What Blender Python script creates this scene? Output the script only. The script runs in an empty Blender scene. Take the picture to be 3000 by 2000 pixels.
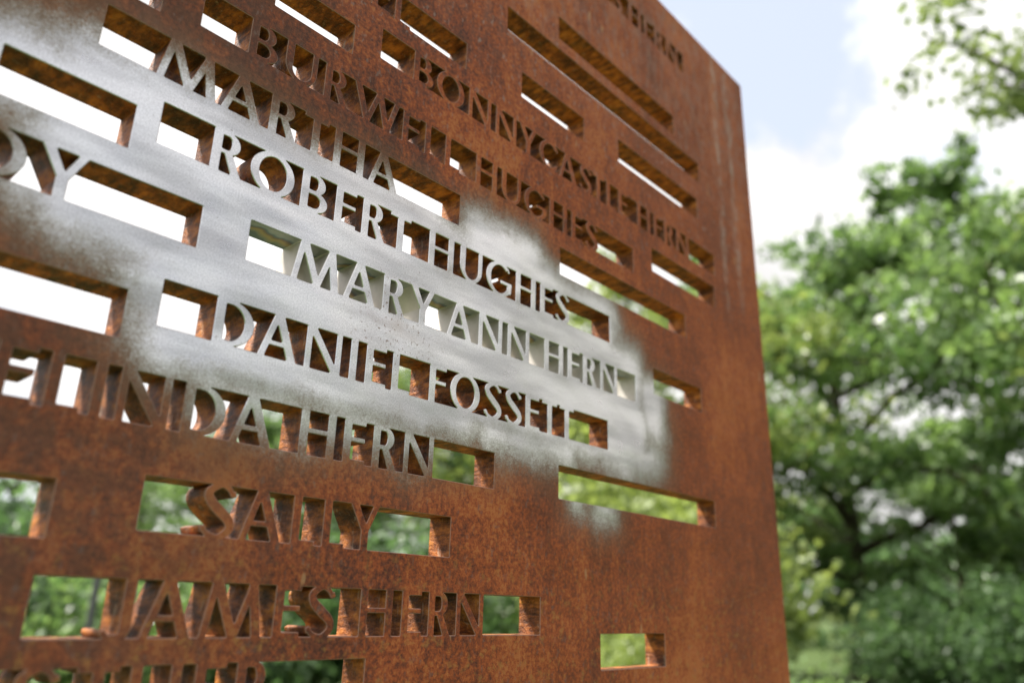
import bpy, bmesh, math, random
import numpy as np
from mathutils import Vector, Matrix, Quaternion
from mathutils.geometry import delaunay_2d_cdt

random.seed(7)
rng = np.random.default_rng(7)
SC = bpy.context.scene
COL = SC.collection
D = 0.60            # metres from the lens to the plane of the steel panel
EYE = 1.60          # height of the lens above the ground
T = 0.053 * D       # thickness of the steel

# ------------------------------------------------------------------ camera
cam_data = bpy.data.cameras.new('camera')
cam = bpy.data.objects.new('camera', cam_data)
COL.objects.link(cam)
_r = Vector((0.6671729, -0.74449078, 0.02477498))
_u = Vector((-0.25700988, -0.19884676, 0.94573034))
_f = Vector((0.6991611, 0.63733307, 0.32400666))
cam.matrix_world = Matrix(((_r.x, _u.x, -_f.x, 0), (_r.y, _u.y, -_f.y, 0), (_r.z, _u.z, -_f.z, EYE), (0, 0, 0, 1)))
cam_data.sensor_width = 36.0
cam_data.lens = 2284.5 / 3000 * 36
cam_data.clip_start = 0.02
cam_data.clip_end = 3000
cam_data.dof.use_dof = True
cam_data.dof.focus_distance = 1.33 * D
cam_data.dof.aperture_fstop = 2.8
SC.camera = cam

# ------------------------------------------------------------------ light
SUN_EL, SUN_AZ = math.radians(58), math.radians(-38)      # azimuth from +Y towards +X
sd = Vector((math.sin(SUN_AZ) * math.cos(SUN_EL), math.cos(SUN_AZ) * math.cos(SUN_EL), math.sin(SUN_EL)))
sun_data = bpy.data.lights.new('sun', 'SUN')
sun = bpy.data.objects.new('sun', sun_data)
COL.objects.link(sun)
sun_data.energy = 3.6
sun_data.angle = math.radians(12)
sun_data.color = (1.0, 0.95, 0.88)
sun.rotation_euler = (-sd).to_track_quat('-Z', 'Y').to_euler()
sun.location = (0, 0, 30)

SC.view_settings.view_transform = 'Standard'
SC.view_settings.look = 'None'
SC.view_settings.exposure = 1.58
SC.view_settings.gamma = 1.0
SC.view_settings.use_curve_mapping = False
SC.render.engine = 'CYCLES'
SC.cycles.use_denoising = True
SC.cycles.max_bounces = 8
SC.cycles.transparent_max_bounces = 8


class NT:
    """small helper to wire node trees"""
    def __init__(self, tree):
        self.t = tree
        self.n = tree.nodes
        self.l = tree.links

    def put(self, sock, v):
        if isinstance(v, bpy.types.NodeSocket):
            self.l.new(v, sock)
        elif v is not None:
            if sock.type == 'RGBA' and len(v) == 3:
                v = (*v, 1)
            sock.default_value = v

    def node(self, typ, **kw):
        n = self.n.new(typ)
        for k, v in kw.items():
            setattr(n, k, v)
        return n

    def math(self, op, a, b=None, c=None, clamp=False):
        n = self.node('ShaderNodeMath', operation=op, use_clamp=clamp)
        self.put(n.inputs[0], a)
        if b is not None:
            self.put(n.inputs[1], b)
        if c is not None:
            self.put(n.inputs[2], c)
        return n.outputs[0]

    def vec(self, op, a, b=None, c=None, out=0):
        n = self.node('ShaderNodeVectorMath', operation=op)
        self.put(n.inputs[0], a)
        if b is not None:
            self.put(n.inputs[1], b)
        if c is not None:
            self.put(n.inputs[2], c)
        return n.outputs[out]

    def noise(self, vec, scale, detail=3, rough=0.55, dist=0.0, color=False):
        n = self.node('ShaderNodeTexNoise')
        self.put(n.inputs['Vector'], vec)
        n.inputs['Scale'].default_value = scale
        n.inputs['Detail'].default_value = detail
        n.inputs['Roughness'].default_value = rough
        n.inputs['Distortion'].default_value = dist
        return n.outputs['Color' if color else 'Fac']

    def smooth(self, v, lo, hi, a=0.0, b=1.0):
        n = self.node('ShaderNodeMapRange', interpolation_type='SMOOTHSTEP', clamp=True)
        self.put(n.inputs['Value'], v)
        n.inputs['From Min'].default_value = lo
        n.inputs['From Max'].default_value = hi
        n.inputs['To Min'].default_value = a
        n.inputs['To Max'].default_value = b
        return n.outputs[0]

    def mix(self, f, a, b, mode='MIX'):
        n = self.node('ShaderNodeMix', data_type='RGBA', blend_type=mode)
        self.put(n.inputs['Factor'], f)
        self.put(n.inputs[6], a)
        self.put(n.inputs[7], b)
        return n.outputs[2]

    def mixf(self, f, a, b):
        n = self.node('ShaderNodeMix', data_type='FLOAT')
        self.put(n.inputs[0], f)
        self.put(n.inputs[2], a)
        self.put(n.inputs[3], b)
        return n.outputs[0]

    def ramp(self, f, stops):
        n = self.node('ShaderNodeValToRGB')
        e = n.color_ramp.elements
        while len(e) < len(stops):
            e.new(0.5)
        for el, (p, c) in zip(e, stops):
            el.position = p
            el.color = (*c, 1)
        self.put(n.inputs[0], f)
        return n.outputs[0]


def material(name):
    m = bpy.data.materials.new(name)
    m.use_nodes = True
    m.node_tree.nodes.clear()
    t = NT(m.node_tree)
    out = t.node('ShaderNodeOutputMaterial')
    return m, t, out


def principled(t, out, color, rough, metal=0.0, normal=None, spec=0.5):
    b = t.node('ShaderNodeBsdfPrincipled')
    t.put(b.inputs['Base Color'], color)
    t.put(b.inputs['Roughness'], rough)
    t.put(b.inputs['Metallic'], metal)
    t.put(b.inputs['Specular IOR Level'], spec)
    if normal is not None:
        t.put(b.inputs['Normal'], normal)
    t.l.new(b.outputs[0], out.inputs[0])
    return b


# ------------------------------------------------------------------ sky
def build_world():
    w = bpy.data.worlds.new('World')
    SC.world = w
    w.use_nodes = True
    w.node_tree.nodes.clear()
    t = NT(w.node_tree)
    out = t.node('ShaderNodeOutputWorld')
    bg = t.node('ShaderNodeBackground')
    sky = t.node('ShaderNodeTexSky', sky_type='NISHITA', sun_disc=False)
    sky.sun_elevation = SUN_EL
    sky.sun_rotation = SUN_AZ
    sky.altitude = 100
    sky.dust_density = 2.0
    sky.ozone_density = 1.0
    g = t.node('ShaderNodeTexCoord').outputs['Generated']
    n_big = t.noise(g, 3.1, 6, 0.55)
    n_puff = t.noise(g, 9.0, 6, 0.62)
    n_soft = t.noise(g, 5.0, 3, 0.5)
    # openings in the cloud deck: cones round a few directions, edges broken up by noise
    def hole(d, rad, puff=0.17, soft=0.042):
        d = Vector(d).normalized()
        dist = t.vec('DISTANCE', g, tuple(d), out=1)
        dd = t.math('ADD', dist, t.math('MULTIPLY', t.math('SUBTRACT', n_puff, 0.5), puff * 2))
        return t.smooth(dd, rad - soft, rad + soft, 1.0, 0.0)
    h = hole((0.7099, 0.2913, 0.6413), 0.145)
    h = t.math('MAXIMUM', h, hole((0.61, 0.33, 0.72), 0.15))
    h = t.math('MAXIMUM', h, t.math('MULTIPLY', hole((0.8697, 0.1506, 0.4701), 0.05, 0.10, 0.04), 0.6))
    far = t.smooth(n_big, 0.40, 0.52, 0.9, 0.0)       # scattered openings over the unseen rest of the sky, widened to vary steel reflections
    away = t.smooth(t.vec('DISTANCE', g, tuple(Vector((0.8, 0.3, 0.5)).normalized()), out=1), 0.82, 1.0)
    h = t.math('MAXIMUM', h, t.math('MULTIPLY', far, away))
    tex = t.math('ADD', t.math('MULTIPLY', n_soft, 0.6), t.math('MULTIPLY', n_puff, 0.4))
    shade = t.smooth(tex, 0.36, 0.58, 0.60, 0.86)
    cloud = t.mix(shade, (0, 0, 0), (5.5, 5.4, 5.35))
    blue = t.mix(0.65, t.mix(1.0, sky.outputs[0], (0.75, 0.73, 0.70), 'MULTIPLY'), (3.5, 3.72, 4.15))
    c = t.mix(h, cloud, blue)
    t.put(bg.inputs['Color'], c)
    bg.inputs['Strength'].default_value = 0.10
    t.l.new(bg.outputs[0], out.inputs[0])


build_world()


# ------------------------------------------------------------------ object helpers
def tag(o, label=None, cat=None, group=None, kind=None):
    if label:
        o['label'] = label
    if cat:
        o['category'] = cat
    if group:
        o['group'] = group
    if kind:
        o['kind'] = kind
    return o


def empty(name, loc=(0, 0, 0)):
    o = bpy.data.objects.new(name, None)
    o.empty_display_size = 0.2
    o.location = loc
    COL.objects.link(o)
    return o


def mesh_obj(name, verts, faces, mats, parent=None, midx=None, smooth=None, flat=None):
    me = bpy.data.meshes.new(name)
    me.from_pydata([tuple(v) for v in verts], [], faces)
    for m in mats:
        me.materials.append(m)
    if midx is not None:
        me.polygons.foreach_set('material_index', midx)
    if smooth:
        me.set_sharp_from_angle(angle=math.radians(smooth))
        me.polygons.foreach_set('use_smooth', [flat is None or i not in flat for i in (midx or [0] * len(faces))])
    me.update()
    o = bpy.data.objects.new(name, me)
    COL.objects.link(o)
    if parent:
        o.parent = parent
    return o


# ------------------------------------------------------------------ the steel panel: materials
UC = 0.9                      # panel origin, in units of D along the panel


def panel_uv(t):
    """object coordinates -> (u, depth, v) in units of D, v = 0 at lens height"""
    oc = t.node('ShaderNodeTexCoord').outputs['Object']
    return oc, t.vec('MULTIPLY_ADD', oc, (1 / D, 1 / D, 1 / D), (UC, 0, -EYE / D))


# rubbed-bare area, as rounded boxes (u0, u1, v0, v1, extra reach)
BARE = [
    (0.22, 0.90, 0.42, 0.705, 0.012),
    (0.36, 1.56, 0.36, 0.600, 0.020),
    (0.95, 1.19, 0.60, 0.748, 0.006),
    (0.86, 1.24, 0.60, 0.700, 0.010),
    (0.10, 0.36, 0.560, 0.685, -0.006),
    (0.27, 0.40, 0.64, 0.735, -0.014),
    (0.22, 0.36, 0.42, 0.58, 0.00),
    (0.36, 1.02, 0.270, 0.42, -0.010),
    (0.46, 0.96, 0.228, 0.30, -0.013),
    (0.75, 1.60, 0.320, 0.47, 0.010),
    (1.15, 1.46, 0.55, 0.690, 0.014),
    (1.30, 1.66, 0.290, 0.40, -0.010),
    (1.55, 1.68, 0.38, 0.56, -0.010),
    (1.00, 1.32, 0.265, 0.36, -0.014),
    (1.285, 1.335, 0.185, 0.235, -0.012),
    (1.365, 1.455, 0.180, 0.235, -0.008),
]


def bare_mask(t, q):
    sep = t.node('ShaderNodeSeparateXYZ')
    t.put(sep.inputs[0], q)
    comb = t.node('ShaderNodeCombineXYZ')
    t.put(comb.inputs[0], sep.outputs[0])
    t.put(comb.inputs[1], sep.outputs[2])
    p2 = comb.outputs[0]
    d = None
    for u0, u1, v0, v1, ex in BARE:
        r = min(0.055, (u1 - u0) * .45, (v1 - v0) * .45)
        c = ((u0 + u1) / 2, (v0 + v1) / 2, 0)
        hh = ((u1 - u0) / 2 - r, (v1 - v0) / 2 - r, 0)
        a = t.vec('SUBTRACT', t.vec('ABSOLUTE', t.vec('SUBTRACT', p2, c)), hh)
        L = t.vec('LENGTH', t.vec('MAXIMUM', a, (0, 0, 0)), out=1)
        dd = t.math('SUBTRACT', L, r + ex)
        d = dd if d is None else t.math('SMOOTH_MIN', d, dd, 0.02)
    return d, sep, p2


def rust_color(t, q):
    """weathering-steel patina, (colour, bump height)"""
    qs = t.vec('MULTIPLY', q, (1.0, 1.0, 0.45))
    blot = t.noise(q, 26, 4, 0.62)
    fine = t.noise(q, 120, 4, 0.70)
    grit = t.noise(q, 330, 2, 0.65)
    streak = t.noise(qs, 62, 4, 0.62)
    big = t.noise(t.vec('MULTIPLY', q, (1.0, 1.0, 0.6)), 3.2, 3, 0.5)
    f = t.math('MULTIPLY', fine, 0.52)
    f = t.math('MULTIPLY_ADD', streak, 0.20, f)
    f = t.math('MULTIPLY_ADD', blot, 0.22, f)
    f = t.math('MULTIPLY_ADD', grit, 0.16, f)
    f = t.math('MULTIPLY_ADD', t.math('SUBTRACT', big, 0.5), 0.42, f)
    runs = t.noise(t.vec('MULTIPLY', q, (1.0, 1.0, 0.09)), 17, 4, 0.6)
    f = t.math('MULTIPLY_ADD', t.math('SUBTRACT', runs, 0.5), 0.16, f)
    f = t.math('MULTIPLY_ADD', t.math('SUBTRACT', f, 0.535), 1.35, 0.528)
    col = t.ramp(f, [(0.39, (0.068, 0.026, 0.022)), (0.48, (0.165, 0.048, 0.028)),
                     (0.54, (0.275, 0.066, 0.027)), (0.605, (0.41, 0.100, 0.034)), (0.69, (0.50, 0.170, 0.060))])
    return col, f, fine, grit, blot, big


def make_face_material(edge=False):
    m, t, out = material('worn_steel_edge' if edge else 'weathered_steel')
    oc, q = panel_uv(t)
    col, f, fine, grit, blot, big = rust_color(t, q)
    d, sep, p2 = bare_mask(t, q)
    u, v = sep.outputs[0], sep.outputs[2]
    # where the patina runs to orange, and where it is dull purple brown
    side = t.smooth(u, 0.55, 1.9)
    low = t.smooth(v, 0.55, 0.05)
    col = t.mix(t.math('MULTIPLY', side, 0.42), col, t.mix(f, (0.245, 0.070, 0.036), (0.47, 0.130, 0.038)))
    dull = t.math('MULTIPLY', t.smooth(u, 0.95, 0.28), t.math('MULTIPLY_ADD', t.smooth(blot, 0.42, 0.58), -0.35, 0.88))
    col = t.mix(dull, col, t.mix(fine, (0.055, 0.027, 0.021), (0.215, 0.094, 0.062)))
    pale = t.math('MULTIPLY', t.smooth(v, 0.95, 1.6), t.smooth(t.noise(t.vec('MULTIPLY', q, (1, 1, 0.35)), 40, 4, 0.6), 0.40, 0.70))
    col = t.mix(t.math('MULTIPLY', pale, 0.55), col, (0.30, 0.185, 0.150))
    # grey-blue mill scale flecks
    fl = t.smooth(t.noise(t.vec('MULTIPLY', q, (1, 1, 0.6)), 75, 4, 0.65), 0.56, 0.68)
    col = t.mix(t.math('MULTIPLY', fl, t.mixf(t.smooth(v, 0.7, 1.2), 0.50, 0.75)), col, t.mix(t.smooth(v, 0.7, 1.2), (0.17, 0.122, 0.112), (0.33, 0.225, 0.205)))
    ochre = t.math('MULTIPLY', t.smooth(t.noise(q, 48, 5, 0.7), 0.53, 0.66), t.smooth(v, 0.22, -0.05))
    col = t.mix(t.math('MULTIPLY', ochre, 0.6), col, (0.40, 0.20, 0.065))
    dk = t.smooth(grit, 0.62, 0.72)
    col = t.mix(t.math('MULTIPLY', dk, 0.45), col, (0.028, 0.016, 0.014))
    # run marks down the free edge
    for uu, wd, v0 in ((2.070, 0.030, 0.75), (2.160, 0.038, 0.80)):
        ln = t.math('ABSOLUTE', t.math('ADD', t.math('SUBTRACT', u, uu), t.math('MULTIPLY', t.math('SUBTRACT', blot, 0.5), 0.03)))
        s = t.math('MULTIPLY', t.smooth(ln, wd, 0.0), t.smooth(v, v0, v0 + 0.35))
        s = t.math('MULTIPLY', s, t.smooth(t.noise(t.vec('MULTIPLY', q, (1, 1, 0.5)), 26, 5, 0.75), 0.42, 0.62))
        col = t.mix(t.math('MULTIPLY', s, 0.75), col, (0.46, 0.34, 0.30))
    # fine light scratches
    for ang, lim in ((0.20, 0.25), (1.45, 1.3)):
        rot = t.node('ShaderNodeVectorRotate', rotation_type='Y_AXIS')
        t.put(rot.inputs['Vector'], q)
        rot.inputs['Angle'].default_value = ang
        sc = t.vec('MULTIPLY', rot.outputs[0], (1.6, 0, 170))
        s = t.smooth(t.noise(sc, 1.0, 2, 0.4), 0.735, 0.77)
        s = t.math('MULTIPLY', s, t.smooth(v, lim, lim - 0.25))
        col = t.mix(t.math('MULTIPLY', s, 0.40), col, (0.46, 0.24, 0.11))
    tan = t.smooth(t.noise(t.vec('MULTIPLY', q, (1, 1, 0.32)), 34, 2, 0.4), 0.715, 0.755)
    col = t.mix(t.math('MULTIPLY', tan, 0.6), col, (0.52, 0.30, 0.16))
    # bare metal
    wob = t.math('MULTIPLY', t.math('SUBTRACT', t.noise(t.vec('MULTIPLY', q, (1, 1, 0.7)), 9, 3, 0.55), 0.5), 0.085)
    spk = t.math('MULTIPLY', t.math('SUBTRACT', t.noise(q, 280, 3, 0.85), 0.5), 0.10)
    spk = t.math('MULTIPLY_ADD', t.math('SUBTRACT', t.noise(q, 75, 4, 0.75), 0.5), 0.055, spk)
    drip = t.math('MULTIPLY', t.math('SUBTRACT', t.noise(t.vec('MULTIPLY', q, (1, 1, 0.16)), 60, 3, 0.6), 0.5), 0.010)
    dd = t.math('ADD', t.math('ADD', d, wob), t.math('ADD', spk, drip))
    stage1 = t.smooth(dd, 0.046, -0.008)      # patina thins to grey-brown
    stage2 = t.smooth(dd, 0.024, -0.038)      # bright steel
    thin = t.mix(fine, (0.185, 0.145, 0.125), (0.41, 0.355, 0.325))
    brush = t.noise(t.vec('MULTIPLY', q, (1.0, 1.0, 2.2)), 14, 5, 0.6)
    bright = t.mix(brush, (0.50, 0.48, 0.475), (0.66, 0.64, 0.63))
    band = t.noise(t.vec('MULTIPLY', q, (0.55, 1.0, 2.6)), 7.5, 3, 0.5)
    bright = t.mix(1.0, bright, t.mix(t.smooth(band, 0.34, 0.66), (0.80, 0.80, 0.805), (1.22, 1.22, 1.22)), 'MULTIPLY')  # light and dark reflection bands painted into the bare steel's colour
    bright = t.mix(t.math('MULTIPLY', t.smooth(u, 0.75, 0.2), 0.55), bright, t.mix(1.0, bright, (0.90, 0.98, 1.10), 'MULTIPLY'))  # bluish reflection painted into the steel's colour towards the left
    sand = t.noise(q, 420, 2, 0.7)
    bright = t.mix(1.0, bright, t.mix(t.smooth(sand, 0.30, 0.70), (0.80, 0.80, 0.80), (1.14, 1.14, 1.14)), 'MULTIPLY')
    pit = t.smooth(t.noise(q, 150, 2, 0.6), 0.695, 0.74)
    # rust freckles gathered below one name
    fd = t.vec('DISTANCE', p2, (0.80, 0.455, 0), out=1)
    frk = t.math('MULTIPLY', t.smooth(fd, 0.16, 0.02), t.smooth(t.noise(q, 150, 2, 0.6), 0.60, 0.66))
    tint = t.math('MULTIPLY', t.smooth(fd, 0.13, 0.0), t.smooth(t.noise(t.vec('MULTIPLY', q, (1, 1, 2.5)), 12, 3, 0.5), 0.42, 0.70))
    bright = t.mix(t.math('MULTIPLY', tint, 0.35), bright, (0.36, 0.29, 0.23))
    bright = t.mix(t.math('MULTIPLY', frk, 0.8), bright, (0.17, 0.11, 0.065))
    bright = t.mix(t.math('MULTIPLY', pit, 0.7), bright, (0.20, 0.17, 0.15))
    halo = t.math('MULTIPLY', t.smooth(t.math('ADD', t.math('ADD', d, wob), t.math('MULTIPLY', spk, .5)), 0.105, 0.0), 0.72)
    col = t.mix(halo, col, t.mix(fine, (0.13, 0.070, 0.045), (0.30, 0.175, 0.115)))
    if edge:
        col = t.mix(0.6, col, (0.42, 0.28, 0.23))
        bright = t.mix(0.5, bright, (0.82, 0.81, 0.80))
    col = t.mix(0.07, col, (0.205, 0.082, 0.058))
    c = t.mix(stage1, col, thin)
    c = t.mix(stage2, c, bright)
    rough = t.mixf(stage2, t.mixf(stage1, 0.72, 0.55), t.math('MULTIPLY_ADD', brush, 0.20, 0.20))
    metal = t.mixf(stage2, t.math('MULTIPLY', stage1, 0.35), 0.93)
    swell = t.noise(t.vec('MULTIPLY', q, (1.0, 1.0, 1.8)), 5.0, 2, 0.4)
    hgt = t.math('MULTIPLY_ADD', grit, 0.6, fine)
    bump = t.node('ShaderNodeBump')
    t.put(bump.inputs['Height'], hgt)
    t.put(bump.inputs['Strength'], t.mixf(stage2, 0.34, 0.05))
    bump.inputs['Distance'].default_value = 0.0012
    b2 = t.node('ShaderNodeBump')
    t.put(b2.inputs['Height'], swell)
    b2.inputs['Strength'].default_value = 0.45
    b2.inputs['Distance'].default_value = 0.012
    t.put(b2.inputs['Normal'], bump.outputs[0])
    principled(t, out, c, rough, metal, b2.outputs[0], t.mixf(stage1, 0.17, 0.4))
    return m


def make_cut_material():
    m, t, out = material('rusted_cut_edge')
    oc, q = panel_uv(t)
    qs = t.vec('MULTIPLY', q, (1.0, 0.35, 1.0))
    a = t.noise(qs, 70, 5, 0.65)
    b = t.noise(q, 22, 4, 0.6)
    g = t.noise(q, 230, 3, 0.7)
    f = t.math('ADD', t.math('MULTIPLY', a, 0.55), t.math('ADD', t.math('MULTIPLY', b, 0.3), t.math('MULTIPLY', g, 0.15)))
    col = t.ramp(f, [(0.40, (0.060, 0.021, 0.010)), (0.48, (0.190, 0.062, 0.019)), (0.54, (0.38, 0.128, 0.028)), (0.63, (0.62, 0.245, 0.048))])
    drip = t.smooth(t.noise(t.vec('MULTIPLY', q, (1, 1, 0.25)), 120, 3, 0.6), 0.60, 0.72)
    col = t.mix(t.math('MULTIPLY', drip, 0.45), col, (0.45, 0.36, 0.27))
    moss = t.smooth(t.noise(q, 15, 3, 0.5), 0.60, 0.72)
    col = t.mix(t.math('MULTIPLY', moss, 0.3), col, (0.10, 0.080, 0.028))
    bump = t.node('ShaderNodeBump')
    t.put(bump.inputs['Height'], t.math('ADD', a, g))
    bump.inputs['Strength'].default_value = 0.9
    bump.inputs['Distance'].default_value = 0.0022
    principled(t, out, col, t.mixf(g, 0.30, 0.80), 0.0, bump.outputs[0], 0.28)
    return m


def make_clean_cut_material():
    m, t, out = material('clean_cut_edge')
    oc, q = panel_uv(t)
    sep = t.node('ShaderNodeSeparateXYZ')
    t.put(sep.inputs[0], q)
    geo = t.node('ShaderNodeNewGeometry')
    nz = t.node('ShaderNodeSeparateXYZ')
    t.put(nz.inputs[0], geo.outputs['Normal'])
    under = t.smooth(nz.outputs[2], -0.6, -0.8)
    wav = t.noise(t.vec('MULTIPLY', q, (1, 0.3, 0)), 16, 3, 0.5)
    k = t.math('MULTIPLY_ADD', sep.outputs[1], 1 / 0.053, t.math('MULTIPLY', t.math('SUBTRACT', wav, 0.5), 1.5))
    # heat bands left by the cutting torch on the upper faces
    band = t.ramp(k, [(0.0, (0.30, 0.30, 0.27)), (0.36, (0.27, 0.29, 0.27)), (0.46, (0.10, 0.14, 0.17)), (0.54, (0.19, 0.13, 0.09)),
                      (0.66, (0.34, 0.25, 0.11)), (0.84, (0.20, 0.20, 0.16)), (0.92, (0.12, 0.14, 0.15))])
    base = t.mix(t.noise(q, 60, 4, 0.6), (0.43, 0.395, 0.355), (0.62, 0.58, 0.53))
    c = t.mix(under, base, band)
    principled(t, out, c, 0.5, 0.35, None, 0.5)
    return m


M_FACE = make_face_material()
M_EDGE = make_face_material(True)
M_CUT = make_cut_material()
M_CLEAN = make_clean_cut_material()

# ------------------------------------------------------------------ lettering
TS, TH, TN = 0.0146, 0.0076, 0.0098          # stem, bar and thin stroke
WID = dict(M=.0895, A=.0655, R=.0505, T=.0145, H=.0635, O=.077, B=.0515, E=.0425, U=.061, G=.077, S=.048, Y=.057,
           N=.0665, D=.061, L=.040, F=.041, I=.014, J=.034, W=.1035, C=.069)


def ell(cx, cy, rx, ry, a0=0.0, a1=360.0, n=32):
    return [(cx + rx * math.cos(math.radians(a0 + (a1 - a0) * i / n)), cy + ry * math.sin(math.radians(a0 + (a1 - a0) * i / n)))
            for i in range(n if abs(a1 - a0) >= 360 else n + 1)]


def strip(pts, wd):
    """outline of a stroke through pts with a width at each point"""
    L, R = [], []
    for i, (x, y) in enumerate(pts):
        a = pts[max(i - 1, 0)]
        b = pts[min(i + 1, len(pts) - 1)]
        dx, dy = b[0] - a[0], b[1] - a[1]
        q = math.hypot(dx, dy) or 1
        nx, ny = -dy / q, dx / q
        w = wd[i] / 2
        L.append((x + nx * w, y + ny * w))
        R.append((x - nx * w, y - ny * w))
    out = []
    for i in range(len(pts) - 1):
        q = [R[i], R[i + 1], L[i + 1], L[i]]
        a = sum(q[k - 1][0] * q[k][1] - q[k][0] * q[k - 1][1] for k in range(4))
        if abs(a) < 1e-9:
            continue
        out.append((q if a > 0 else q[::-1], []))
        # round the joint so that no notch opens on the outside of a bend
        if 0 < i:
            x, y = pts[i]
            out.append((ell(x, y, wd[i] / 2 * .97, wd[i] / 2 * .97, n=10), []))
    return out


def spline(P, W_, n=7):
    out, wo = [], []
    for i in range(len(P) - 1):
        p0, p1, p2, p3 = P[max(i - 1, 0)], P[i], P[i + 1], P[min(i + 2, len(P) - 1)]
        for k in range(n):
            s = k / n
            out.append(tuple(0.5 * (2 * p1[j] + (p2[j] - p0[j]) * s + (2 * p0[j] - 5 * p1[j] + 4 * p2[j] - p3[j]) * s * s +
                                    (3 * p1[j] - p0[j] - 3 * p2[j] + p3[j]) * s ** 3) for j in (0, 1)))
            wo.append(W_[i] + (W_[i + 1] - W_[i]) * s)
    out.append(P[-1])
    wo.append(W_[-1])
    return out, wo


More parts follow.
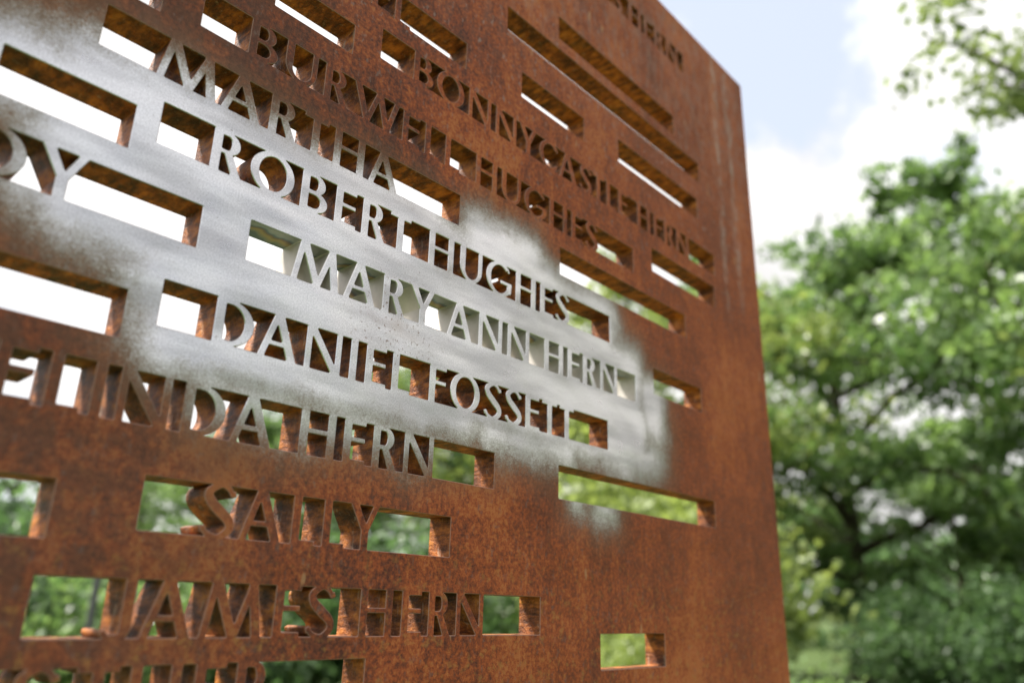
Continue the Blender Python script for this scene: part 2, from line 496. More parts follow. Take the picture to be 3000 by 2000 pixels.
def glyph(ch, x, yb, yt):
    """list of (outline, [holes]) for one capital with its left edge at x"""
    w = WID[ch]
    h = yt - yb
    x1 = x + w
    Y = lambda f: yb + f * h
    box = lambda a, b, c, d: ([(a, c), (b, c), (b, d), (a, d)], [])
    para = lambda a0, a1, b0, b1, ya=yb, yc=yt: ([(a0, ya), (a1, ya), (b1, yc), (b0, yc)], [])
    S = []
    if ch == 'I':
        S = [box(x, x1, yb, yt)]
    elif ch == 'L':
        S = [box(x, x + TS, yb, yt), box(x, x1, yb, yb + TH)]
    elif ch in 'EF':
        S = [box(x, x + TS, yb, yt), box(x, x1 - .0006, yt - TH, yt), box(x, x1 - .0012, Y(.50), Y(.50) + TH)]
        if ch == 'E':
            S.append(box(x, x1 + .0012, yb, yb + TH))
    elif ch == 'H':
        S = [box(x, x + TS, yb, yt), box(x1 - TS, x1, yb, yt), box(x, x1, Y(.495), Y(.495) + TH)]
    elif ch == 'T':
        c = (x + x1) / 2
        S = [box(x, x1, yb, yt), box(c - .0238, c + .0238, yt - TH, yt)]
    elif ch == 'A':
        xa = x + .455 * w
        S = [para(x, x + .0112, xa - .0075, xa + .0035), para(x1 - .0158, x1, xa - .0075, xa + .0085), box(x + .012, x1 - .012, Y(.285), Y(.285) + TH)]
    elif ch == 'M':
        xm = x + .049
        S = [para(x, x + .0108, x + .0115, x + .0222), para(xm - .0085, xm + .0065, x + .0115, x + .0272),
             para(xm - .0060, xm + .0050, x1 - .0235, x1 - .0125), para(x1 - .0148, x1, x1 - .0262, x1 - .0115)]
    elif ch == 'N':
        S = [box(x, x + .0108, yb, yt), box(x1 - .0108, x1, yb, yt), para(x1 - .0166, x1, x, x + .0166)]
    elif ch == 'W':
        a, b, c = x + .031, x + .0555, x + .0765
        S = [para(a - .0065, a + .0085, x, x + .0158), para(a - .0045, a + .0065, b - .0055, b + .0055),
             para(c - .0065, c + .0085, b - .0055, b + .0100), para(c - .0045, c + .0065, x1 - .0118, x1)]
    elif ch == 'Y':
        xs = x + .0305
        j = Y(.42)
        S = [box(xs - TS / 2, xs + TS / 2, yb, j), para(xs - TS / 2, xs + TS / 2, x, x + .0162, j, yt), para(xs - .0035, xs + TS / 2, x1 - .0120, x1, j, yt)]
    elif ch == 'O':
        c = (x + x1) / 2
        S = [(ell(c, Y(.5), w / 2, h / 2 + .003, n=44), [ell(c, Y(.5), w / 2 - TS, h / 2 + .003 - TH - .001, n=40)])]
    elif ch == 'D':
        mid = x + .022
        o = [(x, yb), (mid, yb)] + ell(mid, Y(.5), x1 - mid, h / 2, -88, 88, 24) + [(mid, yt), (x, yt)]
        i = [(x + TS, yb + TH), (mid, yb + TH)] + ell(mid, Y(.5), x1 - mid - TS - .0007, h / 2 - TH, -88, 88, 24) + [(mid, yt - TH), (x + TS, yt - TH)]
        S = [(o, [i])]
    elif ch in 'RB':
        def bowl(ya, yc, xr, mid):
            cy, ry = (ya + yc) / 2, (yc - ya) / 2
            o = [(x, ya), (mid, ya)] + ell(mid, cy, xr - mid, ry, -86, 86, 16) + [(mid, yc), (x, yc)]
            i = [(x + TS, ya + TH), (mid, ya + TH)] + ell(mid, cy, xr - mid - TS + .0002, ry - TH, -86, 86, 16) + [(mid, yc - TH), (x + TS, yc - TH)]
            return (o, [i])
        if ch == 'R':
            S = [bowl(Y(.455), yt, x + .0437, x + .0235), para(x1 - .0165, x1, x + .0185, x + .0325, yb, Y(.50)), box(x, x + TS, yb, yt)]
        else:
            S = [bowl(Y(.455), yt, x + .0452, x + .0235), bowl(yb, Y(.555), x1, x + .0250), box(x, x + TS, yb, yt)]
    elif ch == 'U':
        P = [(x + TS / 2, yt), (x + TS / 2, Y(.40))]
        Wd = [TS, TS]
        cx, rx, ry = (x + TS / 2 + x1 - .0054) / 2, (x1 - .0054 - x - TS / 2) / 2, Y(.40) - yb - TH / 2 + .002
        for a in range(195, 346, 15):
            P.append((cx + rx * math.cos(math.radians(a)), Y(.40) + ry * math.sin(math.radians(a))))
            k = (a - 180) / 180
            Wd.append((TS * (1 - k) + .0108 * k) * (1 - .42 * math.sin(math.pi * k)))
        P += [(x1 - .0054, Y(.40)), (x1 - .0054, yt)]
        Wd += [.0108, .0108]
        S = strip(P, Wd)
    elif ch in 'GC':
        rx = w / 2 + (.002 if ch == 'G' else .004)
        cx = x + rx
        P, Wd = [], []
        a0, a1 = (52, 318) if ch == 'G' else (48, 314)
        for k in range(33):
            a = math.radians(a0 + (a1 - a0) * k / 32)
            th = TH + (TS - TH) * abs(math.cos(a)) ** 1.5
            P.append((cx + (rx - th / 2) * math.cos(a), Y(.5) + (h / 2 + .003 - th / 2) * math.sin(a)))
            Wd.append(th * .92)
        S = strip(P, Wd)
        e0, e1 = P[0], P[-1]
        S.append(([(e0[0] - .001, e0[1] + .0042), (e0[0] + .0025, e0[1] - .0068), (e0[0] + .0075, e0[1] - .0038), (e0[0] + .0035, e0[1] + .004)], []))
        if ch == 'G':
            S += [box(x1 - .0345, x1 - .001, Y(.375), Y(.375) + TH), ([(x1 - .0145, Y(.42)), (x1 - .001, Y(.42)), (x1 - .003, Y(.14)), (x1 - .0155, Y(.09))], [])]
        else:
            S.append(([(e1[0] - .003, e1[1] - .004), (e1[0] + .004, e1[1] - .001), (e1[0] + .0035, e1[1] + .006), (e1[0] - .001, e1[1] + .004)], []))
    elif ch == 'S':
        P = [(x1 - .0070, Y(.80)), (x1 - .0125, Y(.925)), (x + .0235, Y(.985)), (x + .0085, Y(.86)), (x + .0100, Y(.69)), (x + .0245, Y(.51)),
             (x1 - .0085, Y(.33)), (x1 - .0072, Y(.155)), (x1 - .0220, Y(.015)), (x + .0100, Y(.075)), (x + .0052, Y(.185))]
        Wd = [.0060, .0078, .0078, .0118, .0140, .0152, .0140, .0122, .0078, .0078, .0060]
        P2, W2 = spline(P, Wd, 6)
        S = strip(P2, W2)
        e0, e1 = P[0], P[-1]
        S.append(([(e0[0] - .0028, e0[1] + .004), (e0[0] - .0005, e0[1] - .0030), (e0[0] + .0065, e0[1] + .0002), (e0[0] + .0040, e0[1] + .0075)], []))
        S.append(([(e1[0] + .0028, e1[1] - .004), (e1[0] + .0008, e1[1] + .0030), (e1[0] - .0058, e1[1] + .0002), (e1[0] - .0035, e1[1] - .0075)], []))
    elif ch == 'J':
        xs = x1 - TS / 2
        P, Wd = spline([(xs, yt), (xs, Y(.45)), (xs, Y(.17)), (xs - .005, Y(.035)), (x + .0085, Y(.03)), (x + .0015, Y(.115))], [TS, TS, TS, .0110, .0075, .0085], 6)
        S = strip(P, Wd)
    return S


# rows of letters: slot (u0, u1, v_bottom, v_top), clean cut or not, letters with left edges, and the word for the label
ROWS = [
    ('MARTHA', .2593, .9358, .7032, .7689, 'M.3374 A.4352 R.5152 T.5937 H.6380 A.7130'),
    ('ROBERT HUGHES', .3562, 1.4399, .5985, .6643, 'R.4336 O.4966 B.5866 E.6528 R.7086 T.7863 H.8629 U.9437 G1.0163 H1.1052 E1.1844 S1.2368'),
    ('MARY ANN HERN', .5105, 1.5445, .4765, .5418, 'M.5871 A.6856 R.7664 Y.8273 A.9185 N1.0020 N1.0847 H1.2000 E1.2797 R1.3351 N1.4010'),
    ('DANIEL FOSSETT', .4009, 1.4266, .342, .4078, 'D.4782 A.5487 N.6280 I.7118 E.7435 L.7994 F.8842 O.9352 S1.0242 S1.0833 E1.1432 T1.2123 T1.2698'),
    ('BELINDA HERN', .120, 1.0575, .2093, .2763, 'B.167 E.232 L.2882 I.3389 N.3698 D.4541 A.5242 H.6348 E.7142 R.7717 N.8373'),
    ('SALLY', .4214, .9524, .0806, .1476, 'S.5013 A.5576 L.6385 L.6917 Y.7393'),
    ('JAMES HERN', .319, 1.1959, -.0442, .0228, 'J.4010 A.4450 M.5205 E.6263 S.6796 H.7727 E.8547 R.9120 N.9751'),
    ('BONNYCASTLE HERN', .715, 1.9961, .9620, 1.0275, 'B.7948 O.8556 N.9462 N1.0281 Y1.1046 C1.1737 A1.2470 S1.3258 T1.3948 L1.4372 E1.4898 H1.5765 E1.6572 R1.7115 N1.7765'),
    ('BURWELL HUGHES', .3853, 1.5494, .817, .8828, 'B.4634 U.5282 R.6047 W.6657 E.7791 L.8351 L.8883 H.9748 U1.0527 G1.1254 H1.2123 E1.2927 S1.3489'),
    ('DY', .10, .4354, .4679, .5328, 'D.1517 Y.2241'),
    ('EL', .61, .9315, 1.0659, 1.130, 'E.6826 L.7379'),
    ('S HERN', 1.43, 1.870, 1.6165, 1.6835, 'S1.4820 H1.5647 E1.6450 R1.7030 N1.7700'),
    ('ESTHER', .245, .790, -.1425, -.0755, 'S.3203 T.4006 H.4443 E.5252 R.5818'),
]
BLANK = [  # plain slots
    (.4963, .6529, .9315, .9942), (.17, .3253, .802, .868), (1.0546, 1.9331, 1.2485, 1.3145), (1.2418, 1.7903, 1.3455, 1.4115),
    (1.1086, 1.3431, 1.0990, 1.1650), (1.494, 1.9073, 1.1155, 1.1820), (1.251, 1.8015, .7092, .7755), (1.6406, 1.9819, .8545, .9200),
    (1.6274, 1.8674, .5150, .5810), (1.2501, 1.9091, .2139, .282), (.03, .3205, .0631, .1294), (1.3895, 1.6363, -.1125, -.0439),
    (.160, .322, .5727, .6397), (-.04, .3577, .3129, .3784),
    # beyond the frame the panel goes on the same way
    (-.62, -.05, .8020, .868), (-.70, .02, .6400, .7050), (-.55, -.10, .4680, .533), (-.66, -.12, .2093, .2763), (-.50, -.08, .0806, .1476),
    (-.72, .10, -.0442, .0228), (-.20, .44, 1.0659, 1.130), (.10, .50, 1.195, 1.26), (.62, 1.00, 1.33, 1.395), (-.45, .3, 1.46, 1.525), (.80, 1.20, 1.50, 1.565),
    (.95, 1.55, -.275, -.21), (.05, .62, -.275, -.21), (1.55, 1.95, -.41, -.345), (.30, 1.10, -.41, -.345), (-.55, -.05, -.275, -.21), (.75, 1.35, -.545, -.48), (-.30, .38, -.545, -.48),
]
PANEL = (-.85, 2.2902, -EYE / D - .05, 1.8100)


def tri_mesh(loops, keep_all=False):
    """constrained triangulation; each loop is a closed face -> verts, tris, ids of loops that cover each triangle"""
    vs, fs = [], []
    for lp in loops:
        fs.append(list(range(len(vs), len(vs) + len(lp))))
        vs += [Vector(p) for p in lp]
    v, e, f, ov, oe, of = delaunay_2d_cdt(vs, [], fs, 1, 1e-7, True)
    return [(p.x, p.y) for p in v], f, of


def boundary_loops(f):
    nxt = {}
    ed = set()
    for t in f:
        for i in range(len(t)):
            ed.add((t[i], t[(i + 1) % len(t)]))
    for a, b in ed:
        if (b, a) not in ed:
            nxt.setdefault(a, []).append(b)
    loops = []
    while nxt:
        a = next(iter(nxt))
        lp = [a]
        while True:
            c = nxt[lp[-1]]
            b = c.pop()
            if not c:
                del nxt[lp[-1]]
            if b == a:
                break
            lp.append(b)
        loops.append(lp)
    return loops


def area(lp):
    return 0.5 * sum(lp[i - 1][0] * lp[i][1] - lp[i][0] * lp[i - 1][1] for i in range(len(lp)))


def clean(lp):
    out = []
    for p in lp:
        if not out or math.dist(p, out[-1]) > 1.5e-4:
            out.append(p)
    if math.dist(out[0], out[-1]) < 1.5e-4:
        out.pop()
    res = []
    n = len(out)
    for i in range(n):
        a, b, c = out[i - 1], out[i], out[(i + 1) % n]
        cr = (b[0] - a[0]) * (c[1] - b[1]) - (b[1] - a[1]) * (c[0] - b[0])
        if abs(cr) > 1e-3 * math.dist(a, b) * math.dist(b, c):
            res.append(b)
    return res


def fillet(lp, r):
    out = []
    n = len(lp)
    for i in range(n):
        a, b, c = lp[i - 1], lp[i], lp[(i + 1) % n]
        la, lc = math.dist(a, b), math.dist(b, c)
        v1 = ((a[0] - b[0]) / la, (a[1] - b[1]) / la)
        v2 = ((c[0] - b[0]) / lc, (c[1] - b[1]) / lc)
        ang = math.acos(max(-1, min(1, v1[0] * v2[0] + v1[1] * v2[1])))
        if math.pi - ang < math.radians(28):
            out.append(b)
            continue
        tl = min(r / math.tan(ang / 2), .42 * la, .42 * lc, .0045)
        p, q = (b[0] + v1[0] * tl, b[1] + v1[1] * tl), (b[0] + v2[0] * tl, b[1] + v2[1] * tl)
        for s in (0, .33, .67, 1):
            out.append(tuple(p[j] * (1 - s) ** 2 + 2 * b[j] * s * (1 - s) + q[j] * s * s for j in (0, 1)))
    return out


def offset(lp, c):
    """move a loop outwards (to its right when it runs anticlockwise) by c"""
    n = len(lp)
    res = []
    for i in range(n):
        a, b, d = lp[i - 1], lp[i], lp[(i + 1) % n]
        e1 = (b[0] - a[0], b[1] - a[1])
        e2 = (d[0] - b[0], d[1] - b[1])
        l1, l2 = math.hypot(*e1), math.hypot(*e2)
        n1 = (e1[1] / l1, -e1[0] / l1)
        n2 = (e2[1] / l2, -e2[0] / l2)
        k = max(.35, 1 + n1[0] * n2[0] + n1[1] * n2[1])
        res.append((b[0] + c * (n1[0] + n2[0]) / k, b[1] + c * (n1[1] + n2[1]) / k))
    return res


class Part:
    def __init__(self):
        self.v, self.f, self.m, self.d = [], [], [], {}

    def vert(self, u, y, v):
        k = (round(u, 6), round(y, 6), round(v, 6))
        if k not in self.d:
            self.d[k] = len(self.v)
            self.v.append(((u - UC) * D, y * D, EYE + v * D))
        return self.d[k]

    def face(self, pts, m):
        ids = []
        for p in pts:
            i = self.vert(*p)
            if i not in ids:
                ids.append(i)
        if len(ids) >= 3:
            self.f.append(ids)
            self.m.append(m)


def build_panel():
    root = empty('memorial_panel', (UC * D, D, 0))
    tag(root, 'tall rust-brown steel panel with cut-out names, rubbed bright in the middle', 'memorial panel')
    TT = T / D
    CH = .0011
    holes = []                # (loop, slot index)
    slots = []                # (u0,u1,v0,v1,[ (letter, glyph box) ], clean)
    for word, u0, u1, v0, v1, txt in ROWS:
        letters = []
        shapes = []
        for k, tok in enumerate(txt.split()):
            ch, x = tok[0], float(tok[1:])
            g = glyph(ch, x, v0 - .0015, v1 + .0015)
            pts = [p for o, _ in g for p in o]
            letters.append((ch, word, min(p[0] for p in pts), max(p[0] for p in pts)))
            shapes += g
        loops = [[(u0, v0), (u1, v0), (u1, v1), (u0, v1)]]
        solid = []
        for o, hs in shapes:
            i = len(loops)
            loops.append(o)
            hid = []
            for h in hs:
                hid.append(len(loops))
                loops.append(h)
            solid.append((i, hid))
        loops = [lp if area(lp) > 0 else lp[::-1] for lp in loops]
        v, f, of = tri_mesh(loops)
        keep = []
        for tri, ids in zip(f, of):
            ids = set(ids)
            if 0 not in ids:
                continue
            if any(i in ids and not any(h in ids for h in hid) for i, hid in solid):
                continue
            keep.append(tri)
        si = len(slots)
        slots.append((u0, u1, v0, v1, letters, word == 'MARY ANN HERN'))
        for lp in boundary_loops(keep):
            pts = clean([v[i] for i in lp])
            if len(pts) < 3 or area(pts) < 8e-6:
                continue
            holes.append((fillet(pts, .0017), si))
    for u0, u1, v0, v1 in BLANK:
        holes.append((fillet([(u0, v0), (u1, v0), (u1, v1), (u0, v1)], .0017), len(slots)))
        slots.append((u0, u1, v0, v1, [], False))

    plate = Part()
    parts = {}

    def owner(u, v, si=None):
        rng_ = range(len(slots)) if si is None else (si,)
        for s in rng_:
            a, b, c, d_, letters, cl = slots[s]
            if letters and a + 1e-4 < u < b - 1e-4 and c + 2e-5 < v < d_ - 2e-5:
                best = min(range(len(letters)), key=lambda k: max(letters[k][2] - u, u - letters[k][3]))
                lo, hi = letters[best][2], letters[best][3]
                if max(lo - u, u - hi) < .004:
                    return parts.setdefault((s, best), Part())
        return plate

    pu0, pu1, pv0, pv1 = PANEL
    outer = [(pu0, pv0), (pu1, pv0), (pu1, pv1), (pu0, pv1)]
    outer = fillet(outer, .003)
    hb = [h for h, s in holes]
    hf = [offset(h, CH) for h in hb]
    of_ = offset(outer, -CH * 1.6)
    cuts = [[(s[0], s[2]), (s[1], s[2]), (s[1], s[3]), (s[0], s[3])] for s in slots if s[4]]
    for lo, hl, y, flip in ((of_, hf, 0.0, False), (outer, hb, TT, True)):
        v, f, org = tri_mesh([lo] + hl + cuts)
        nh = len(hl)
        for tri, ids in zip(f, org):
            if 0 not in ids or any(1 <= i <= nh for i in ids):
                continue
            cx = sum(v[i][0] for i in tri) / len(tri)
            cy = sum(v[i][1] for i in tri) / len(tri)
            pts = [(v[i][0], y, v[i][1]) for i in tri]
            owner(cx, cy).face(pts[::-1] if flip else pts, 0)
    for (h, si), g in zip(holes, hf):
        n = len(h)
        clean_cut = 2 if slots[si][5] else 1
        for i in range(n):
            a, b = h[i], h[(i + 1) % n]
            ao, bo = g[i], g[(i + 1) % n]
            mx, my = (a[0] + b[0]) / 2, (a[1] + b[1]) / 2
            dx, dy = b[0] - a[0], b[1] - a[1]
            q = math.hypot(dx, dy) or 1
            o = owner(mx + dy / q * 1e-4, my - dx / q * 1e-4, si)
            o.face([(a[0], CH, a[1]), (b[0], CH, b[1]), (b[0], TT, b[1]), (a[0], TT, a[1])], clean_cut)
            o.face([(ao[0], 0, ao[1]), (bo[0], 0, bo[1]), (b[0], CH, b[1]), (a[0], CH, a[1])], 3)
    n = len(outer)
    for i in range(n):
        a, b = outer[i], outer[(i + 1) % n]
        ao, bo = of_[i], of_[(i + 1) % n]
        plate.face([(b[0], CH, b[1]), (a[0], CH, a[1]), (a[0], TT, a[1]), (b[0], TT, b[1])], 0)
        plate.face([(bo[0], 0, bo[1]), (ao[0], 0, ao[1]), (a[0], CH, a[1]), (b[0], CH, b[1])], 0)
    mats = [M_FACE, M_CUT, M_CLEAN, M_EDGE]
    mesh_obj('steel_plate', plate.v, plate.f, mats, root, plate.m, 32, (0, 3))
    for (s, k), pt in sorted(parts.items()):
        ch, word = slots[s][4][k][:2]
        o = mesh_obj('letter', pt.v, pt.f, mats, root, pt.m, 32, (0, 3))
        o['label'] = 'cut steel letter %s' % ch
    return root


build_panel()


# ------------------------------------------------------------------ ground
def make_ground():
    m, t, out = material('grass_ground')
    oc = t.node('ShaderNodeTexCoord').outputs['Object']
    a = t.noise(oc, 0.35, 4, 0.6)
    b = t.noise(oc, 40, 4, 0.7)
    col = t.mix(t.math('ADD', t.math('MULTIPLY', a, 0.5), t.math('MULTIPLY', b, 0.5)), (0.030, 0.055, 0.014), (0.105, 0.15, 0.045))
    bump = t.node('ShaderNodeBump')
    t.put(bump.inputs['Height'], b)
    bump.inputs['Strength'].default_value = 0.8
    bump.inputs['Distance'].default_value = 0.03
    principled(t, out, col, 0.9, 0, bump.outputs[0], 0.2)
    n = 48
    R = 900.0
    vs, fs = [], []
    xs = np.sign(np.linspace(-1, 1, n + 1)) * np.abs(np.linspace(-1, 1, n + 1)) ** 2.2 * R
    for j in range(n + 1):
        for i in range(n + 1):
            x, y = xs[i], xs[j]
            r = math.hypot(x, y)
            z = 0.0 if r < 6 else min((r - 6) / 30, 1) * 0.35 * math.sin(x * .11 + 1) * math.cos(y * .09)
            vs.append((x, y, z))
    for j in range(n):
        for i in range(n):
            a0 = j * (n + 1) + i
            fs.append((a0, a0 + 1, a0 + n + 2, a0 + n + 1))
    o = mesh_obj('ground', vs, fs, [m], None, None, 60)
    tag(o, kind='structure')


make_ground()


# ------------------------------------------------------------------ foliage
def leaf_material(name, dark, lightc, trans):
    m, t, out = material(name)
    geo = t.node('ShaderNodeNewGeometry')
    att = t.node('ShaderNodeAttribute', attribute_name='tone')
    tone = att.outputs['Fac']
    col = t.mix(tone, dark, lightc)
    dif = t.node('ShaderNodeBsdfPrincipled')
    t.put(dif.inputs['Base Color'], col)
    dif.inputs['Roughness'].default_value = 0.36
    dif.inputs['Specular IOR Level'].default_value = 0.5
    tr = t.node('ShaderNodeBsdfTranslucent')
    t.put(tr.inputs['Color'], t.mix(1.0, col, trans, 'MULTIPLY'))
    mx = t.node('ShaderNodeMixShader')
    mx.inputs[0].default_value = 0.42
    t.l.new(dif.outputs[0], mx.inputs[1])
    t.l.new(tr.outputs[0], mx.inputs[2])
    t.l.new(mx.outputs[0], out.inputs[0])
    return m


def bark_material():
    m, t, out = material('bark')
    oc = t.node('ShaderNodeTexCoord').outputs['Object']
    n = t.noise(t.vec('MULTIPLY', oc, (1, 1, 0.25)), 22, 5, 0.65)
    col = t.mix(n, (0.030, 0.024, 0.018), (0.13, 0.105, 0.08))
    b = t.node('ShaderNodeBump')
    t.put(b.inputs['Height'], n)
    b.inputs['Strength'].default_value = 0.8
    b.inputs['Distance'].default_value = 0.03
    principled(t, out, col, 0.9, 0, b.outputs[0], 0.2)
    return m


M_BARK = bark_material()
M_FRESH = leaf_material('leaf_fresh_green', (0.110, 0.155, 0.050), (0.340, 0.410, 0.150), (1.6, 1.6, 1.0))
M_LEAF = [leaf_material('leaf_mid_green', (0.078, 0.138, 0.056), (0.260, 0.360, 0.160), (1.6, 1.7, 1.0)),
          leaf_material('leaf_yellow_green', (0.088, 0.130, 0.048), (0.275, 0.345, 0.155), (1.5, 1.5, 0.9)),
          leaf_material('leaf_deep_green', (0.078, 0.138, 0.066), (0.235, 0.340, 0.170), (1.5, 1.7, 1.1))]


def tube(path, rad, n=7):
    vs, fs = [], []
    for i, (p, r) in enumerate(zip(path, rad)):
        a = path[max(i - 1, 0)]
        b = path[min(i + 1, len(path) - 1)]
        d = (Vector(b) - Vector(a)).normalized()
        x = d.orthogonal().normalized()
        y = d.cross(x)
        for k in range(n):
            an = 2 * math.pi * k / n
            vs.append(tuple(Vector(p) + (x * math.cos(an) + y * math.sin(an)) * r))
    for i in range(len(path) - 1):
        for k in range(n):
            k2 = (k + 1) % n
            fs.append((i * n + k, i * n + k2, (i + 1) * n + k2, (i + 1) * n + k))
    return vs, fs


def leaves_mesh(name, centers, sizes, mat, tones, up=0.55):
    """many pointed leaf quads"""
    n = len(centers)
    d = rng.normal(size=(n, 3))
    d /= np.linalg.norm(d, axis=1)[:, None]
    nr = rng.normal(size=(n, 3)) + np.array([0, 0, up * 2.2])
    s = np.cross(nr, d)
    s /= np.linalg.norm(s, axis=1)[:, None] + 1e-9
    L = sizes[:, None]
    v = np.stack([centers - d * L * .5, centers + s * L * .30 - d * L * .05, centers + d * L * .5, centers - s * L * .30 - d * L * .05], 1).reshape(-1, 3)
    me = bpy.data.meshes.new(name)
    me.vertices.add(4 * n)
    me.vertices.foreach_set('co', v.ravel().astype(np.float32))
    me.loops.add(4 * n)
    me.loops.foreach_set('vertex_index', np.arange(4 * n, dtype=np.int32))
    me.polygons.add(n)
    me.polygons.foreach_set('loop_start', np.arange(0, 4 * n, 4, dtype=np.int32))
    me.polygons.foreach_set('loop_total', np.full(n, 4, dtype=np.int32))
    at = me.attributes.new('tone', 'FLOAT', 'FACE')
    at.data.foreach_set('value', tones.astype(np.float32))
    me.materials.append(mat)
    me.update()
    me.validate()
    return me


TOPS = {}


def make_tree_data(name, H, R, mat, nleaf, leaf, seed, base=0.18, shape='round'):
    """trunk mesh and crown mesh for one kind of tree"""
    r = random.Random(seed)
    tv, tf = [], []

    def add(path, rad, n=7):
        v, f = tube(path, rad, n)
        o = len(tv)
        tv.extend(v)
        tf.extend([tuple(i + o for i in q) for q in f])
    r0 = H * .024
    lean = (r.uniform(-.03, .03) * H, r.uniform(-.03, .03) * H)
    path = [(lean[0] * s * s + r.uniform(-.006, .006) * H * (s > 0), lean[1] * s * s + r.uniform(-.006, .006) * H * (s > 0), s * H * .93 - .1) for s in np.linspace(0, 1, 10)]
    add(path, [r0 * (1.45 if i == 0 else 1) * (1 - .93 * i / 9) + .012 for i in range(10)], 9)
    tips = []
    nb = 17
    for b in range(nb):
        s = base + (0.93 - base) * (b + r.random() * .7) / nb
        k = min(int(s * 9), 8)
        fr = s * 9 - k
        p0 = Vector(path[k]).lerp(Vector(path[k + 1]), fr)
        az = b * 2.399 + r.uniform(-.4, .4)
        prof = math.sin(math.pi * min(max((s - base + .08) / (1.12 - base), 0.05), 1)) ** .7
        ln = R * (prof * r.uniform(.75, 1.12) + .12)
        pt = []
        for q in np.linspace(0, 1, 6):
            pt.append(tuple(p0 + Vector((math.cos(az + .25 * q * r.uniform(-1, 1)) * ln * q, math.sin(az) * ln * q, ln * (.55 * q - .22 * q * q) + r.uniform(-.03, .03) * ln))))
        add(pt, [r0 * .55 * (1 - s * .5) * (1 - .88 * i / 5) + .006 for i in range(6)], 5)
        for q in (2, 3, 4, 5):
            tips.append((Vector(pt[q]), ln * (.34 if q < 5 else .28)))
        for sb in range(3):
            q = r.choice((2, 3, 4))
            a2 = az + r.choice((-1, 1)) * r.uniform(.5, 1.1)
            l2 = ln * r.uniform(.3, .55)
            e = Vector(pt[q]) + Vector((math.cos(a2) * l2, math.sin(a2) * l2, l2 * r.uniform(-.1, .45)))
            m_ = Vector(pt[q]).lerp(e, .5) + Vector((0, 0, l2 * .08))
            add([pt[q], tuple(m_), tuple(e)], [r0 * .16, r0 * .1, .005], 4)
            tips.append((e, l2 * .5))
            tips.append((m_, l2 * .4))
    tips.append((Vector(path[-1]), R * .22))
    tips.append((Vector(path[-2]), R * .25))
    cs, tn = [], []
    per = nleaf // len(tips) + 1
    for c, rad in tips:
        rad = max(rad, R * .14) * r.uniform(.8, 1.25)
        ct = r.uniform(.15, .75)
        k = int(per * r.uniform(.5, 1.5))
        # each twig end is a few sprays of leaves with room between them
        for sp in range(4):
            o = np.array(c) + rng.uniform(-1, 1, 3) * rad * np.array([.72, .72, .52])
            q = rng.normal(size=(k // 4 + 1, 3))
            q *= (rng.random((len(q), 1)) ** .45 / np.linalg.norm(q, axis=1)[:, None]) * rad * np.array([.52, .52, .26])
            cs.append(o + q)
            tn.append(np.clip(ct + rng.normal(size=len(q)) * .22, 0, 1))
    cs = np.concatenate(cs)
    tn = np.concatenate(tn)
    cs[:, 2] = np.maximum(cs[:, 2], .15)
    TOPS[name] = float(np.quantile(cs[:, 2], .985))
    me_t = bpy.data.meshes.new('trunk')
    me_t.from_pydata(tv, [], tf)
    me_t.materials.append(M_BARK)
    me_t.polygons.foreach_set('use_smooth', [True] * len(me_t.polygons))
    me_c = leaves_mesh('crown', cs, leaf * rng.uniform(.7, 1.3, len(cs)), mat, tn)
    return me_t, me_c, TOPS[name]


def place(name, data, az, dist, sc, rz, label, cat, group=None, stretch=1.0, z=0.0):
    a = math.radians(az)
    root = empty(name, (math.sin(a) * dist, math.cos(a) * dist, z))
    root.rotation_euler = (0, 0, rz)
    root.scale = (sc, sc, sc * stretch)
    tag(root, label, cat, group)
    for nm, me in zip(('trunk', 'crown'), data[:2]):
        o = bpy.data.objects.new(nm, me)
        COL.objects.link(o)
        o.parent = root
    return root


TREE_A = make_tree_data('a', 9.0, 3.4, M_LEAF[0], 24000, .17, 11, .10)
TREE_B = make_tree_data('b', 10.0, 3.3, M_LEAF[1], 22000, .16, 23, .14)
TREE_C = make_tree_data('c', 8.0, 3.2, M_LEAF[2], 24000, .17, 37, .08)


TREE_D = make_tree_data('d', 9.0, 3.6, M_FRESH, 20000, .17, 51, .07)


def bush_data(H, R, mat, nleaf, leaf, seed):
    r = random.Random(seed)
    tv, tf = [], []
    cs, tn = [], []
    for b in range(11):
        az = b * 2.4 + r.uniform(-.3, .3)
        tilt = r.uniform(.05, .95)
        e = Vector((math.cos(az) * R * tilt, math.sin(az) * R * tilt, H * r.uniform(.6, 1) * (1 - .4 * tilt)))
        m_ = e * .5 + Vector((0, 0, H * .1))
        v, f = tube([(0, 0, -.05), tuple(m_), tuple(e)], [.03, .02, .008], 5)
        o = len(tv)
        tv.extend(v)
        tf.extend([tuple(i + o for i in q) for q in f])
        for c, rd in ((e, .34), (m_, .42), (e * .78, .36)):
            k = nleaf // 33
            ct = r.uniform(.2, .8)
            q = np.array(c) + rng.normal(size=(k, 3)) * R * rd * np.array([.6, .6, .5])
            cs.append(q)
            tn.append(np.clip(ct + rng.normal(size=k) * .2, 0, 1))
    cs = np.concatenate(cs)
    cs[:, 2] = np.abs(cs[:, 2]) + .04
    me_t = bpy.data.meshes.new('trunk')
    me_t.from_pydata(tv, [], tf)
    me_t.materials.append(M_BARK)
    me_c = leaves_mesh('crown', cs, leaf * rng.uniform(.7, 1.3, len(cs)), mat, np.concatenate(tn))
    return me_t, me_c


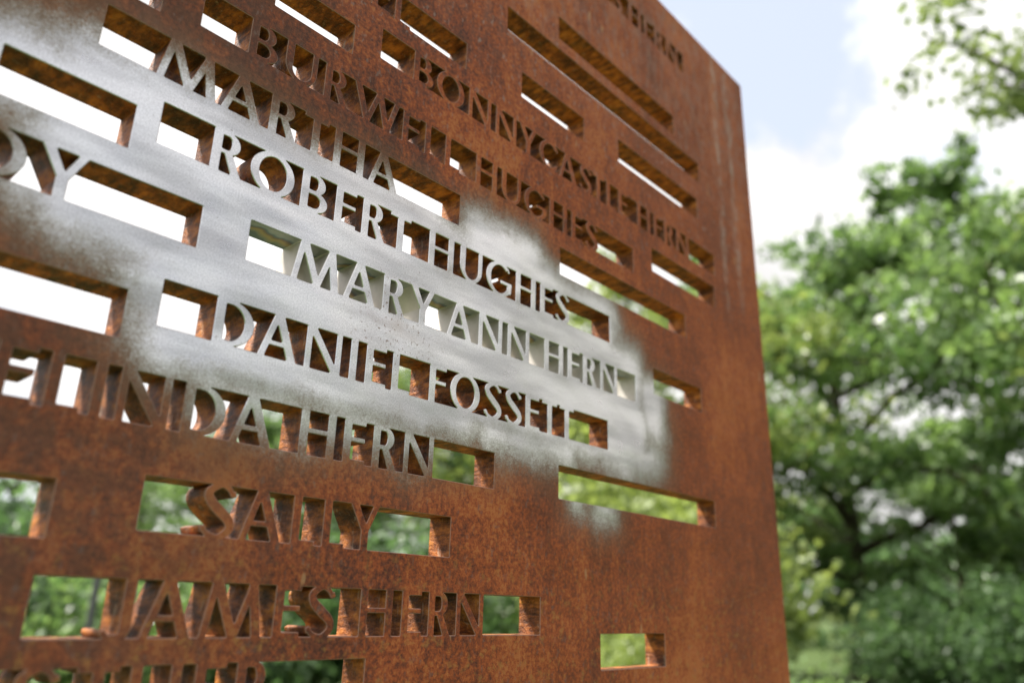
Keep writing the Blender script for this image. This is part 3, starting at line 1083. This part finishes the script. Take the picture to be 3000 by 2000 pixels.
M_SHADE = leaf_material('leaf_dark_bush', (0.045, 0.085, 0.040), (0.150, 0.230, 0.105), (1.5, 1.7, 1.1))
BUSH_A = bush_data(1.9, 1.3, M_LEAF[0], 5200, .13, 5)
BUSH_C = bush_data(3.0, 1.6, M_FRESH, 7000, .13, 8)
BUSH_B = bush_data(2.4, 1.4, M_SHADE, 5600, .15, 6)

GT = 'trees standing behind the steel panel'
GR = 'trees to the right of the steel panel'
def tree(data, az, dist, top_el, rz, label, group, wide=1.0):
    """a tree whose top stands top_el degrees above the lens"""
    hz = (EYE + (dist - 1.2) * math.tan(math.radians(top_el))) / data[2]
    place('leafy_tree', data, az, dist, hz * wide, rz, label, 'tree', group, 1 / wide)


tree(TREE_B, 101.0, 17.0, 37.5, 4.2, 'tall yellow-green tree at the far right, the highest in the picture', GR, 1.0)
tree(TREE_A, 83.0, 22.0, 27.0, 2.1, 'broad mid-green tree left of the tallest one, with sky showing through its limbs', GR)
tree(TREE_A, 71.0, 25.0, 24.5, 4.0, 'bushy green tree rising just right of the panel edge under the white cloud', GR)
tree(TREE_C, 77.0, 30.0, 11.0, 1.2, 'low dark tree in shade behind the other trees on the right', GR)
tree(TREE_D, 61.0, 21.0, 23.0, 5.0, 'bright green tree seen through the slots nearest the right end of the panel', GT)
tree(TREE_D, 53.0, 23.0, 21.5, .9, 'green tree seen through the slot after ROBERT HUGHES', GT)
tree(TREE_C, 45.5, 28.0, 17.0, 2.9, 'tree seen through the gap after DANIEL FOSSETT', GT)
tree(TREE_C, 38.5, 27.0, 14.5, 4.4, 'tree seen between the words of DANIEL FOSSETT and after LINDA', GT)
tree(TREE_A, 31.0, 23.0, 12.0, 3.3, 'low tree whose top shows between the letters of LINDA', GT)
tree(TREE_A, 23.0, 24.0, 9.0, 1.5, 'small tree seen left of SALLY through the steel', GT)
tree(TREE_C, 15.5, 22.0, 10.0, .2, 'small dark tree at the far left seen through the slot below DANIEL', GT)

GB = 'bushes at the foot of the trees'
bl = [(67.4, 8.2, .60, BUSH_A, 'bright green bush low beside the right edge of the panel'),
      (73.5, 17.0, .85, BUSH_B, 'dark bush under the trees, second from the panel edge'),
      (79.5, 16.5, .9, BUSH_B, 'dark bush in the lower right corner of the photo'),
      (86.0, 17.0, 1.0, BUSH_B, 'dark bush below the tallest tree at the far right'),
      (59.6, 15.0, 1.35, BUSH_C, 'fresh green bush showing at the right end of the long slot under FOSSETT'),
      (55.5, 13.0, 1.5, BUSH_C, 'tall fresh green bush seen through the middle of the long slot under FOSSETT'),
      (56.3, 8.5, .56, BUSH_C, 'low fresh green bush seen through the small square slot at lower right'),
      (49.0, 13.5, 1.0, BUSH_A, 'green bush seen through the gap right of JAMES HERN'),
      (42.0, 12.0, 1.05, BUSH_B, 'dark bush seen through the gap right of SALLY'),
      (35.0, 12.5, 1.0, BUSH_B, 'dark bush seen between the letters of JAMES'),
      (28.5, 12.0, 1.0, BUSH_A, 'green bush seen through the slot left of SALLY'),
      (22.0, 11.0, 1.0, BUSH_A, 'green bush behind the grey post left of JAMES'),
      (16.0, 12.0, 1.05, BUSH_B, 'bush at the far left behind the lowest slots')]
for i, (az, dist, sc, dt, lab) in enumerate(bl):
    place('bush', dt, az, dist, sc, i * 1.3, lab, 'bush', GB)


def far_wood():
    """far-off wood all round the clearing, one mass"""
    n = 42000
    az = rng.uniform(0, 2 * math.pi, n)
    ht = 5.5 + 2.0 * np.sin(az * 5 + 1) + 1.4 * np.sin(az * 13) + .8 * np.sin(az * 31 + 2)
    # the wood stands higher behind the viewer than behind the panel
    ht = ht * (1 + .55 * (np.cos(az - math.pi * 1.15) > -.1))
    rad = 52 + rng.normal(size=n) * 3.0
    z = ht * rng.random(n) ** .6 + rng.normal(size=n) * .25
    c = np.stack([np.sin(az) * rad, np.cos(az) * rad, np.maximum(z, .1)], 1)
    tn = np.clip(.45 + .25 * np.sin(az * 21 + z) + rng.normal(size=n) * .18, 0, 1)
    me = leaves_mesh('far_wood', c, rng.uniform(.7, 1.4, n), M_LEAF[2], tn)
    o = bpy.data.objects.new('far_wood', me)
    COL.objects.link(o)
    tag(o, 'far-off line of woodland closing the view behind the trees', 'woodland', kind='stuff')


far_wood()


# ------------------------------------------------------------------ slim grey post behind the panel
def make_post():
    m, t, out = material('dark_grey_metal')
    oc = t.node('ShaderNodeTexCoord').outputs['Object']
    principled(t, out, t.mix(t.noise(oc, 30, 3, .6), (0.075, 0.077, 0.085), (0.13, 0.13, 0.14)), .5, .3)
    a = math.radians(21.15)
    root = empty('metal_post', (math.sin(a) * 7.0, math.cos(a) * 7.0, 0))
    tag(root, 'slim dark grey post standing in front of the bushes left of JAMES', 'post')
    v, f = tube([(0, 0, 0.02), (0, 0, 1.0), (0, 0, 1.98)], [.028, .028, .028], 16)
    mesh_obj('pole', v, f, [m], root, None, 40)
    v, f = tube([(0, 0, -.01), (0, 0, .02), (0, 0, .021)], [.09, .09, .03], 20)
    mesh_obj('base_plate', v, f, [m], root, None, 40)
    v, f = tube([(0, 0, 1.98), (0, 0, 2.0), (0, 0, 2.02), (0, 0, 2.025)], [.033, .033, .02, .002], 16)
    mesh_obj('cap', v, f, [m], root, None, 40)


make_post()
